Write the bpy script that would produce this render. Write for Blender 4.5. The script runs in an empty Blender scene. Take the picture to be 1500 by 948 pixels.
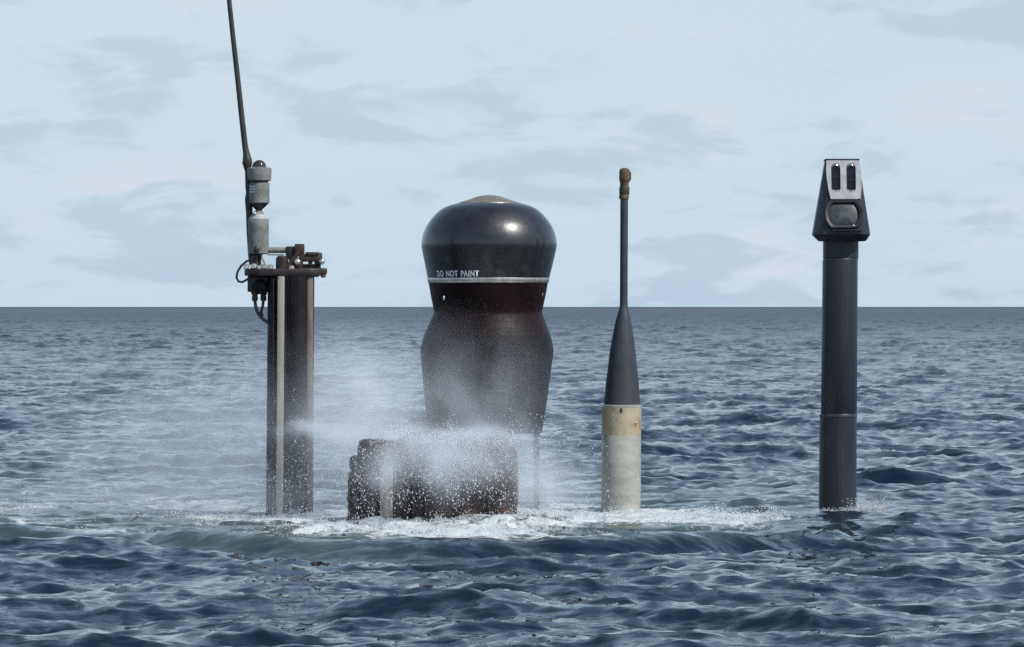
import bpy, bmesh, math, random
import numpy as np
from mathutils import Vector, Matrix
random.seed(7)
RNG = np.random.default_rng(11)
sc = bpy.context.scene
COL = sc.collection

# ------------------------------------------------------------------ camera
F = 8000.0            # focal length in photo pixels (photo 1500 x 948)
CAMZ = 1.5            # camera height above the mean sea
HOR = 449.0           # horizon row in the photo
cam = bpy.data.objects.new('camera', bpy.data.cameras.new('camera'))
COL.objects.link(cam)
cam.data.lens = 36.0 * F / 1500.0
cam.data.sensor_width = 36.0
cam.data.clip_start = 0.5
cam.data.clip_end = 60000.0
cam.location = (0.0, -40.0, CAMZ)
cam.rotation_euler = (math.radians(90) - math.atan((474.0 - HOR) / F), 0, 0)
sc.camera = cam

# ------------------------------------------------------------------ light
SUN_EL = math.radians(48)
SUN_AZ = math.radians(126)       # clockwise from +Y (the way the camera looks)
sun_dir = Vector((math.sin(SUN_AZ) * math.cos(SUN_EL), math.cos(SUN_AZ) * math.cos(SUN_EL), math.sin(SUN_EL)))
sun = bpy.data.objects.new('sun', bpy.data.lights.new('sun', 'SUN'))
COL.objects.link(sun)
sun.data.energy = 4.6
sun.data.angle = math.radians(0.55)
sun.data.color = (1.0, 0.965, 0.91)
sun.rotation_euler = sun_dir.to_track_quat('Z', 'Y').to_euler()
sun.location = (8, -10, 14)

sc.view_settings.view_transform = 'Standard'
sc.view_settings.look = 'None'
sc.view_settings.exposure = 0.0
sc.view_settings.gamma = 1.0
sc.cycles.use_denoising = False
sc.cycles.volume_bounces = 2
sc.cycles.max_bounces = 6
sc.cycles.volume_step_rate = 1.0
sc.cycles.sample_clamp_indirect = 6.0

# ------------------------------------------------------------------ node helpers
def nn(nt, t, loc=None, **kw):
    n = nt.nodes.new(t)
    for k, v in kw.items():
        setattr(n, k, v)
    return n

def sock(nt, dst, v):
    if isinstance(v, bpy.types.NodeSocket):
        nt.links.new(v, dst)
    else:
        dst.default_value = v

def math_(nt, op, a, b=None, c=None, clamp=False):
    n = nn(nt, 'ShaderNodeMath', operation=op)
    n.use_clamp = clamp
    sock(nt, n.inputs[0], a)
    if b is not None: sock(nt, n.inputs[1], b)
    if c is not None: sock(nt, n.inputs[2], c)
    return n.outputs[0]

def vmath(nt, op, a, b=None, out=0):
    n = nn(nt, 'ShaderNodeVectorMath', operation=op)
    sock(nt, n.inputs[0], a)
    if b is not None:
        if op == 'SCALE': sock(nt, n.inputs['Scale'], b)
        else: sock(nt, n.inputs[1], b)
    return n.outputs[out]

def noise(nt, vec, scale, detail=4.0, rough=0.55, out='Fac', dist=0.0):
    n = nn(nt, 'ShaderNodeTexNoise')
    sock(nt, n.inputs['Vector'], vec)
    n.inputs['Scale'].default_value = scale
    n.inputs['Detail'].default_value = detail
    n.inputs['Roughness'].default_value = rough
    n.inputs['Distortion'].default_value = dist
    return n.outputs[out]

def remap(nt, v, a, b, c=0.0, d=1.0, smooth=True):
    n = nn(nt, 'ShaderNodeMapRange')
    n.interpolation_type = 'SMOOTHSTEP' if smooth else 'LINEAR'
    sock(nt, n.inputs[0], v)
    for i, x in enumerate((a, b, c, d)):
        sock(nt, n.inputs[i + 1], x)
    return n.outputs[0]

def mixc(nt, f, a, b, blend='MIX'):
    n = nn(nt, 'ShaderNodeMix', data_type='RGBA', blend_type=blend)
    sock(nt, n.inputs[0], f)
    sock(nt, n.inputs[6], a)
    sock(nt, n.inputs[7], b)
    return n.outputs[2]

def rgb(c):
    return (c[0], c[1], c[2], 1.0)

# ------------------------------------------------------------------ sky
world = bpy.data.worlds.new('World')
sc.world = world
world.use_nodes = True
nt = world.node_tree
nt.nodes.clear()
sky = nn(nt, 'ShaderNodeTexSky', sky_type='NISHITA')
sky.sun_disc = False
sky.sun_elevation = SUN_EL
sky.sun_rotation = SUN_AZ
sky.air_density = 1.0
sky.dust_density = 0.6
sky.ozone_density = 1.0
tc = nn(nt, 'ShaderNodeTexCoord')
sep = nn(nt, 'ShaderNodeSeparateXYZ')
nt.links.new(tc.outputs['Generated'], sep.inputs[0])
zc = math_(nt, 'ADD', math_(nt, 'MAXIMUM', sep.outputs[2], 0.0), 0.30)
comb = nn(nt, 'ShaderNodeCombineXYZ')
nt.links.new(math_(nt, 'DIVIDE', sep.outputs[0], zc), comb.inputs[0])
nt.links.new(math_(nt, 'DIVIDE', sep.outputs[1], zc), comb.inputs[1])
cp = comb.outputs[0]
# bluish grey cloud bodies
cl1 = noise(nt, cp, 12.5, 7.0, 0.56, dist=0.35)
cov = noise(nt, cp, 4.2, 2.0, 0.5)
grey = remap(nt, math_(nt, 'ADD', cl1, math_(nt, 'MULTIPLY', math_(nt, 'SUBTRACT', cov, 0.5), 0.55)), 0.50, 0.63)
# pinkish sunlit cloud tops, offset a little from the bodies
vofs = vmath(nt, 'ADD', cp, (0.06, 0.11, 3.7))
cl2 = noise(nt, vofs, 8.5, 7.0, 0.58, dist=0.25)
pink = remap(nt, cl2, 0.50, 0.70)
base = sky.outputs[0]
# thin high veil that lifts and evens the sky colour
veil_f = math_(nt, 'MULTIPLY', math_(nt, 'EXPONENT', math_(nt, 'MULTIPLY', math_(nt, 'MAXIMUM', sep.outputs[2], 0.0), -3.4)), 0.92)
veil = mixc(nt, veil_f, base, rgb((4.7, 6.0, 7.1)))
thin = math_(nt, 'MULTIPLY_ADD', veil_f, 0.8, 0.2)
c1 = mixc(nt, math_(nt, 'MULTIPLY', math_(nt, 'MULTIPLY', pink, 0.65), thin), veil, rgb((5.95, 6.0, 6.75)))
c2 = mixc(nt, math_(nt, 'MULTIPLY', math_(nt, 'MULTIPLY', grey, 0.54), thin), c1, rgb((3.4, 4.55, 5.75)))
bg = nn(nt, 'ShaderNodeBackground')
nt.links.new(c2, bg.inputs[0])
bg.inputs[1].default_value = 0.12
wo = nn(nt, 'ShaderNodeOutputWorld')
nt.links.new(bg.outputs[0], wo.inputs[0])

# ------------------------------------------------------------------ materials
def new_mat(name):
    m = bpy.data.materials.new(name)
    m.use_nodes = True
    m.node_tree.nodes.clear()
    return m, m.node_tree

def paint(name, c1, c2, rough=0.45, scale=6.0, metallic=0.0, spots=None, spot_amt=0.0, streak=0.0,
          bump=0.0015, rough2=None, stretch=(1, 1, 1), coat=0.0, mesh_relief=0.0, spec=0.5, spot_scale=9.0):
    """worn paint or metal: two-tone mottling, wear spots, vertical streaks, fine relief"""
    m, t = new_mat(name)
    tc_ = nn(t, 'ShaderNodeTexCoord')
    v = vmath(t, 'MULTIPLY', tc_.outputs['Object'], stretch)
    a = noise(t, v, scale, 6, 0.62)
    col = mixc(t, remap(t, a, 0.32, 0.68), rgb(c1), rgb(c2))
    if streak:
        vs = vmath(t, 'MULTIPLY', tc_.outputs['Object'], (26, 26, 1.1))
        s = noise(t, vs, 1.0, 4, 0.6)
        col = mixc(t, math_(t, 'MULTIPLY', remap(t, s, 0.5, 0.75), streak), col, rgb([min(1, x * 2.3 + 0.02) for x in c2]))
    if spots is not None:
        b = noise(t, tc_.outputs['Object'], spot_scale, 7, 0.68)
        f = remap(t, b, 0.62 - spot_amt * 0.35, 0.74 - spot_amt * 0.3)
        col = mixc(t, f, col, rgb(spots))
    p = nn(t, 'ShaderNodeBsdfPrincipled')
    sock(t, p.inputs['Base Color'], col)
    p.inputs['Metallic'].default_value = metallic
    p.inputs['Specular IOR Level'].default_value = spec
    r2 = rough + 0.18 if rough2 is None else rough2
    sock(t, p.inputs['Roughness'], remap(t, noise(t, v, scale * 2.3, 5, 0.6), 0.3, 0.7, rough, r2))
    p.inputs['Coat Weight'].default_value = coat
    p.inputs['Coat Roughness'].default_value = 0.12
    bn = nn(t, 'ShaderNodeBump')
    bn.inputs['Strength'].default_value = 1.0
    bn.inputs['Distance'].default_value = bump
    hgt = noise(t, tc_.outputs['Object'], 38, 5, 0.6)
    if mesh_relief:
        # fine diamond net pressed into the covering
        sp = nn(t, 'ShaderNodeSeparateXYZ'); t.links.new(tc_.outputs['Object'], sp.inputs[0])
        ang = math_(t, 'ARCTAN2', sp.outputs[0], math_(t, 'MULTIPLY', sp.outputs[1], -1.0))
        u = math_(t, 'MULTIPLY', ang, 0.45)
        w1 = math_(t, 'SINE', math_(t, 'MULTIPLY', math_(t, 'ADD', u, sp.outputs[2]), 300.0))
        w2 = math_(t, 'SINE', math_(t, 'MULTIPLY', math_(t, 'SUBTRACT', u, sp.outputs[2]), 300.0))
        hgt = math_(t, 'ADD', hgt, math_(t, 'MULTIPLY', math_(t, 'MULTIPLY', w1, w2), mesh_relief))
    t.links.new(hgt, bn.inputs['Height'])
    t.links.new(bn.outputs[0], p.inputs['Normal'])
    o = nn(t, 'ShaderNodeOutputMaterial')
    t.links.new(p.outputs[0], o.inputs[0])
    return m

M = {}
M['mast_dark'] = paint('dark_mast_paint', (0.007, 0.0066, 0.0085), (0.017, 0.0155, 0.019), 0.42, 5, streak=0.25, spots=(0.040, 0.026, 0.022), spot_amt=0.08, spec=0.15)
M['rail_pale'] = paint('pale_rail_metal', (0.215, 0.21, 0.175), (0.30, 0.295, 0.25), 0.5, 7, stretch=(3, 3, 0.6), spots=(0.14, 0.12, 0.08), spot_amt=0.08)
M['rail_tan'] = paint('tan_rail_metal', (0.095, 0.078, 0.060), (0.16, 0.135, 0.105), 0.5, 7, stretch=(3, 3, 0.6), spots=(0.06, 0.045, 0.03), spot_amt=0.1)
M['canister'] = paint('grey_canister_paint', (0.1190, 0.1260, 0.1225), (0.2100, 0.2170, 0.2100), 0.5, 14, spots=(0.06, 0.055, 0.05), spot_amt=0.13, bump=0.003, spot_scale=18)
M['canister_pale'] = paint('pale_canister_paint', (0.2550, 0.2700, 0.2775), (0.3900, 0.4050, 0.4050), 0.45, 16, spots=(0.16, 0.15, 0.13), spot_amt=0.1, spot_scale=20)
M['rust'] = paint('rusty_steel', (0.0245, 0.0154, 0.0126), (0.0595, 0.0315, 0.0210), 0.5, 16, spots=(0.19, 0.10, 0.055), spot_amt=0.04, bump=0.004, spot_scale=22)
M['rust_dark'] = paint('dark_rusty_steel', (0.0132, 0.0096, 0.0096), (0.0300, 0.0192, 0.0168), 0.45, 14, spots=(0.12, 0.07, 0.05), spot_amt=0.02, bump=0.003)
M['black_steel'] = paint('black_steel', (0.010, 0.010, 0.011), (0.028, 0.025, 0.024), 0.4, 12, spots=(0.06, 0.045, 0.035), spot_amt=0.0)
M['whip'] = paint('dark_whip_coating', (0.020, 0.018, 0.014), (0.040, 0.036, 0.028), 0.38, 10)
M['chrome'] = paint('bright_bolt_metal', (0.55, 0.52, 0.46), (0.75, 0.72, 0.66), 0.16, 20, metallic=0.85, rough2=0.3)
M['lamp_dome'] = paint('dark_glossy_dome', (0.035, 0.028, 0.025), (0.05, 0.04, 0.035), 0.1, 8, coat=0.6, rough2=0.16, bump=0.0)
M['cable'] = paint('brown_grey_cable', (0.045, 0.032, 0.028), (0.09, 0.065, 0.055), 0.5, 20)
M['dome'] = paint('glossy_black_radome_paint', (0.0075, 0.0075, 0.0095), (0.015, 0.015, 0.018), 0.28, 4.5, rough2=0.42, bump=0.0008, spots=(0.036, 0.040, 0.044), spot_amt=0.14, spot_scale=4, coat=0.6)
M['dome_red'] = paint('black_red_radome_skin', (0.006, 0.0024, 0.0028), (0.013, 0.0048, 0.0052), 0.40, 6, bump=0.0010, mesh_relief=0.35, rough2=0.6, spec=0.13)
M['dome_low'] = paint('dark_radome_skin', (0.0045, 0.0040, 0.0050), (0.010, 0.008, 0.010), 0.45, 6, bump=0.0010, mesh_relief=0.35, rough2=0.6, spec=0.13)
M['cap'] = paint('bare_brass_grey_cap', (0.22, 0.19, 0.14), (0.36, 0.32, 0.25), 0.3, 9, metallic=0.6, spots=(0.1, 0.085, 0.06), spot_amt=0.1)
M['band'] = paint('silver_band_metal', (0.42, 0.40, 0.38), (0.62, 0.58, 0.54), 0.26, 15, metallic=0.75, spots=(0.2, 0.17, 0.15), spot_amt=0.06)
M['letter'] = paint('faded_white_lettering', (0.62, 0.64, 0.67), (0.80, 0.82, 0.84), 0.6, 30, spots=(0.3, 0.31, 0.33), spot_amt=0.0, spot_scale=25, bump=0.0)
M['snork'] = paint('rusty_wet_snorkel_plate', (0.016, 0.011, 0.012), (0.040, 0.023, 0.020), 0.30, 6, spots=(0.115, 0.045, 0.028), spot_amt=0.17, streak=0.3, bump=0.012, spot_scale=5)
M['snork_rail'] = paint('pale_snorkel_rail', (0.16, 0.155, 0.13), (0.27, 0.26, 0.22), 0.45, 9, stretch=(3, 3, 0.7), spots=(0.10, 0.08, 0.055), spot_amt=0.14)
M['peri'] = paint('blue_grey_periscope_paint', (0.0125, 0.0145, 0.0205), (0.020, 0.023, 0.031), 0.36, 5, rough2=0.46, bump=0.0005, streak=0.22, stretch=(1, 1, 0.35), spec=0.4)
M['peri_head'] = paint('blue_grey_head_paint', (0.015, 0.017, 0.023), (0.024, 0.027, 0.035), 0.38, 9, bump=0.0008, spec=0.4)
M['faceplate'] = paint('light_grey_bare_faceplate', (0.3150, 0.3150, 0.3300), (0.4200, 0.4200, 0.4275), 0.42, 12, metallic=0.25, bump=0.001)
M['recess'] = paint('black_recess', (0.006, 0.006, 0.007), (0.012, 0.012, 0.013), 0.5, 12)
M['cone'] = paint('blue_grey_cone_paint', (0.027, 0.030, 0.039), (0.040, 0.044, 0.054), 0.5, 8, bump=0.0008, streak=0.15, spec=0.4)
M['base_pale'] = paint('pale_fibreglass', (0.255, 0.26, 0.235), (0.375, 0.375, 0.32), 0.28, 4, spots=(0.31, 0.265, 0.16), spot_amt=0.1, bump=0.002, stretch=(1, 1, 3.2), rough2=0.42)
M['base_tan'] = paint('stained_tan_collar', (0.30, 0.265, 0.18), (0.40, 0.35, 0.235), 0.42, 7, spots=(0.30, 0.175, 0.05), spot_amt=0.24, bump=0.002)
M['tip'] = paint('brown_tan_tip', (0.0680, 0.0496, 0.0240), (0.1360, 0.1000, 0.0520), 0.55, 14, spots=(0.035, 0.028, 0.02), spot_amt=0.1, bump=0.004)
M['tip_dark'] = paint('dark_collar', (0.030, 0.028, 0.026), (0.06, 0.055, 0.048), 0.5, 14)

def glass_mat(name, c, rough, coat):
    m, t = new_mat(name)
    tc_ = nn(t, 'ShaderNodeTexCoord')
    p = nn(t, 'ShaderNodeBsdfPrincipled')
    a = noise(t, tc_.outputs['Object'], 18, 3, 0.5)
    sock(t, p.inputs['Base Color'], mixc(t, remap(t, a, 0.3, 0.7), rgb(c), rgb([x * 2.4 for x in c])))
    p.inputs['Roughness'].default_value = rough
    p.inputs['IOR'].default_value = 1.42
    p.inputs['Coat Weight'].default_value = coat
    p.inputs['Coat Roughness'].default_value = 0.04
    o = nn(t, 'ShaderNodeOutputMaterial')
    t.links.new(p.outputs[0], o.inputs[0])
    return m
M['lens_dark'] = glass_mat('dark_window_glass', (0.005, 0.0055, 0.008), 0.12, 0.1)
M['lens_grey'] = glass_mat('grey_coated_lens_glass', (0.030, 0.035, 0.037), 0.45, 0.0)

# water drops and foam
M['seam'] = paint('worn_seam_metal', (0.035, 0.037, 0.045), (0.07, 0.072, 0.082), 0.28, 14, metallic=0.5, rough2=0.4)

def drop_mat():
    m, t = new_mat('white_spray_water')
    p = nn(t, 'ShaderNodeBsdfPrincipled')
    p.inputs['Base Color'].default_value = (0.80, 0.83, 0.85, 1)
    p.inputs['Roughness'].default_value = 0.18
    p.inputs['Subsurface Weight'].default_value = 0.0
    tr = nn(t, 'ShaderNodeBsdfTranslucent')
    tr.inputs[0].default_value = (0.74, 0.79, 0.83, 1)
    mx = nn(t, 'ShaderNodeMixShader')
    mx.inputs[0].default_value = 0.35
    t.links.new(p.outputs[0], mx.inputs[1]); t.links.new(tr.outputs[0], mx.inputs[2])
    o = nn(t, 'ShaderNodeOutputMaterial')
    t.links.new(mx.outputs[0], o.inputs[0])
    return m
M['drop'] = drop_mat()

# ------------------------------------------------------------------ mesh helpers
class MB:
    def __init__(self):
        self.bm = bmesh.new()
    def face(self, vs):
        try: return self.bm.faces.new(vs)
        except ValueError: return None
    def box(self, x0, x1, y0, y1, z0, z1, bevel=0.0, seg=2, mat=None):
        v = [self.bm.verts.new(p) for p in ((x0,y0,z0),(x1,y0,z0),(x1,y1,z0),(x0,y1,z0),(x0,y0,z1),(x1,y0,z1),(x1,y1,z1),(x0,y1,z1))]
        fs = [self.face([v[i] for i in q]) for q in ((3,2,1,0),(4,5,6,7),(0,1,5,4),(1,2,6,5),(2,3,7,6),(3,0,4,7))]
        if mat is not None: bmesh.ops.transform(self.bm, matrix=mat, verts=v)
        if bevel:
            es = list({e for f in fs for e in f.edges})
            bmesh.ops.bevel(self.bm, geom=es, offset=bevel, segments=seg, affect='EDGES', profile=0.5)
        return self
    def lathe(self, prof, segs=48, cap=True, cy=0.0):
        """prof: (r, z) or (r, z, cx) from top to bottom"""
        rings = []
        for p in prof:
            r, z = p[0], p[1]
            cx = p[2] if len(p) > 2 else 0.0
            rings.append([self.bm.verts.new((cx + r * math.cos(2*math.pi*i/segs), cy + r * math.sin(2*math.pi*i/segs), z)) for i in range(segs)])
        for a, b in zip(rings, rings[1:]):
            for i in range(segs):
                j = (i + 1) % segs
                self.face([a[i], b[i], b[j], a[j]])
        if cap:
            self.face(rings[0]); self.face(list(reversed(rings[-1])))
        return self
    def tube(self, pts, rad, segs=10):
        pts = [Vector(p) for p in pts]
        n = len(pts)
        rads = rad if isinstance(rad, (list, tuple)) else [rad] * n
        rings = []
        side = None
        for i, p in enumerate(pts):
            t = (pts[min(i+1, n-1)] - pts[max(i-1, 0)]).normalized()
            if side is None:
                side = t.cross(Vector((0, 1, 0)))
                if side.length < 0.1: side = t.cross(Vector((1, 0, 0)))
            side = (side - t * side.dot(t)).normalized()
            up = t.cross(side)
            rings.append([self.bm.verts.new(p + (side * math.cos(2*math.pi*k/segs) + up * math.sin(2*math.pi*k/segs)) * rads[i]) for k in range(segs)])
        for a, b in zip(rings, rings[1:]):
            for i in range(segs):
                j = (i + 1) % segs
                self.face([a[i], a[j], b[j], b[i]])
        self.face(rings[0]); self.face(list(reversed(rings[-1])))
        return self
    def ball(self, c, r, sub=2, scale=(1, 1, 1)):
        m = Matrix.Translation(c) @ Matrix.Diagonal((scale[0], scale[1], scale[2], 1))
        bmesh.ops.create_icosphere(self.bm, subdivisions=sub, radius=r, matrix=m)
        return self
    def prism(self, outline, y0, y1, bevel=0.0):
        """outline in (x, z), extruded along y"""
        a = [self.bm.verts.new((x, y0, z)) for x, z in outline]
        b = [self.bm.verts.new((x, y1, z)) for x, z in outline]
        fs = [self.face(a), self.face(list(reversed(b)))]
        n = len(a)
        for i in range(n):
            j = (i + 1) % n
            fs.append(self.face([a[j], a[i], b[i], b[j]]))
        if bevel:
            es = list({e for f in fs if f for e in f.edges})
            bmesh.ops.bevel(self.bm, geom=es, offset=bevel, segments=2, affect='EDGES', profile=0.5)
        return self
    def column(self, plan, levels, caps=True):
        """plan: (x, y) outline; levels: (z, scale, dx)"""
        rings = [[self.bm.verts.new((x * s + dx, y * s, z)) for x, y in plan] for z, s, dx in levels]
        n = len(plan)
        for a, b in zip(rings, rings[1:]):
            for i in range(n):
                j = (i + 1) % n
                self.face([a[i], b[i], b[j], a[j]])
        if caps:
            self.face(rings[0]); self.face(list(reversed(rings[-1])))
        return self
    def ragged(self, amt, cell, scale=9.0, seed=0.0):
        """cut long edges to about one cell and push the skin in and out"""
        from mathutils import noise as mn
        bm = self.bm
        bmesh.ops.triangulate(bm, faces=bm.faces)
        for _ in range(7):
            es = [e for e in bm.edges if e.calc_length() > cell]
            if not es or len(bm.faces) > 60000: break
            bmesh.ops.subdivide_edges(bm, edges=es, cuts=1)
            bmesh.ops.triangulate(bm, faces=[f for f in bm.faces if len(f.verts) > 3])
        bm.normal_update()
        for v in bm.verts:
            p = v.co * scale + Vector((seed, seed * .7, 0))
            n = mn.fractal(p, 0.7, 2.1, 4) + 0.7 * max(0.0, mn.noise(p * .45))
            v.co += v.normal * (amt * n)
        return self
    def build(self, name, mat, parent=None, sharp=38, label=None):
        bm = self.bm
        bmesh.ops.recalc_face_normals(bm, faces=bm.faces)
        lim = math.radians(sharp)
        for f in bm.faces: f.smooth = True
        for e in bm.edges:
            if len(e.link_faces) == 2 and e.calc_face_angle(0) > lim: e.smooth = False
        me = bpy.data.meshes.new(name)
        bm.to_mesh(me); bm.free()
        me.materials.append(mat)
        o = bpy.data.objects.new(name, me)
        COL.objects.link(o)
        if parent is not None: o.parent = parent
        if label: o['label'] = label
        return o

class Thing:
    """root Empty at the waterline plus photo-to-local helpers for its depth"""
    def __init__(self, name, label, cat, px, d):
        self.s = d / F; self.px = px; self.d = d
        self.o = bpy.data.objects.new(name, None)
        self.o.empty_display_size = 0.2
        COL.objects.link(self.o)
        self.o.location = ((px - 750.0) * self.s, d - 40.0, 0.0)
        self.o['label'] = label; self.o['category'] = cat
    def x(self, px): return (px - self.px) * self.s
    def z(self, py): return CAMZ - (py - HOR) * self.s
    def L(self, n): return n * self.s
    def prof(self, pts):
        """(x_left, x_right, y) rows of the photo outline -> lathe profile"""
        return [((b - a) / 2 * self.s, self.z(y), self.x((a + b) / 2)) for a, b, y in pts]

def densify(pts, n=6):
    """Catmull-Rom through (x0, x1, y) rows"""
    out = []
    P = [np.array(p, float) for p in pts]
    for i in range(len(P) - 1):
        p0, p1, p2, p3 = P[max(i-1, 0)], P[i], P[i+1], P[min(i+2, len(P)-1)]
        for k in range(n):
            t = k / n
            out.append(tuple(0.5 * ((2*p1) + (-p0+p2)*t + (2*p0-5*p1+4*p2-p3)*t*t + (-p0+3*p1-3*p2+p3)*t**3)))
    out.append(tuple(P[-1]))
    return out

# ------------------------------------------------------------------ the sea
def tile(N, L, lmin, lmax, seed, amp, lp=2.7, wind=math.radians(76), boost=1.3):
    """random sea surface patch by inverse FFT: height and horizontal pull of the crests"""
    r = np.random.default_rng(seed)
    k1 = 2 * np.pi * np.fft.fftfreq(N, L / N)
    kx, ky = np.meshgrid(k1, k1, indexing='ij')
    k = np.sqrt(kx**2 + ky**2); k[0, 0] = 1.0
    lam = 2 * np.pi / k
    th = np.arctan2(ky, kx) - wind
    P = k**-4.0 * (k / 6.283)**0.42 * np.exp(-(lam / lp)**2 * 0.6) * (0.22 + 0.78 * np.cos(th)**4)
    P *= 1.0 + boost * np.exp(-(lam / 0.42)**2)
    P *= (lam >= lmin) * (lam < lmax)
    P[0, 0] = 0
    dk = 2 * np.pi / L
    H = (r.normal(size=(N, N)) + 1j * r.normal(size=(N, N))) * np.sqrt(P) * dk * amp * N * N / 1.414
    h = np.fft.ifft2(H).real
    dx = np.fft.ifft2(-1j * kx / k * H).real
    dy = np.fft.ifft2(-1j * ky / k * H).real
    return (h.astype(np.float32), dx.astype(np.float32), dy.astype(np.float32), L)

def sample(t, x, y):
    h, dx, dy, L = t
    N = h.shape[0]
    u = (x / L) % 1.0 * N; v = (y / L) % 1.0 * N
    i0 = np.floor(u).astype(np.int64); j0 = np.floor(v).astype(np.int64)
    fu = (u - i0).astype(np.float32); fv = (v - j0).astype(np.float32)
    i0 %= N; j0 %= N
    i1 = (i0 + 1) % N; j1 = (j0 + 1) % N
    out = []
    for a in (h, dx, dy):
        out.append(a[i0, j0]*(1-fu)*(1-fv) + a[i1, j0]*fu*(1-fv) + a[i0, j1]*(1-fu)*fv + a[i1, j1]*fu*fv)
    return out

SEA_AMP = 0.086
TILES = [tile(1024, 23.7, 0.09, 1.5, 3, SEA_AMP), tile(512, 61.3, 1.5, 9.0, 21, SEA_AMP), ]
ROT = [0.0, 0.35]
BOIL = tile(512, 11.3, 0.16, 1.3, 5, 0.20, boost=1.0)

def sm(a, b, x):
    t = np.clip((x - a) / (b - a), 0, 1)
    return t * t * (3 - 2 * t)

def gauss(x, c, s): return np.exp(-((x - c) / s)**2)

def wobble(x, y, s=1.0):
    return (np.sin(1.7*x*s + 0.6*y*s) + np.sin(3.1*x*s - 1.3*y*s + 1.1) * 0.6 + np.sin(6.3*x*s + 2.2*y*s + 0.4) * 0.35) / 1.95

def crest_line(x):
    """distance (from the camera, along Y) of the crest of the disturbed water in front of the masts"""
    k = np.where(x < 0, 0.26, 0.62)
    return 33.0 + k * x**2 * (1 - 0.35 * sm(0, 4, np.abs(x))) + 0.25 * wobble(x, 0, 0.9)

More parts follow.
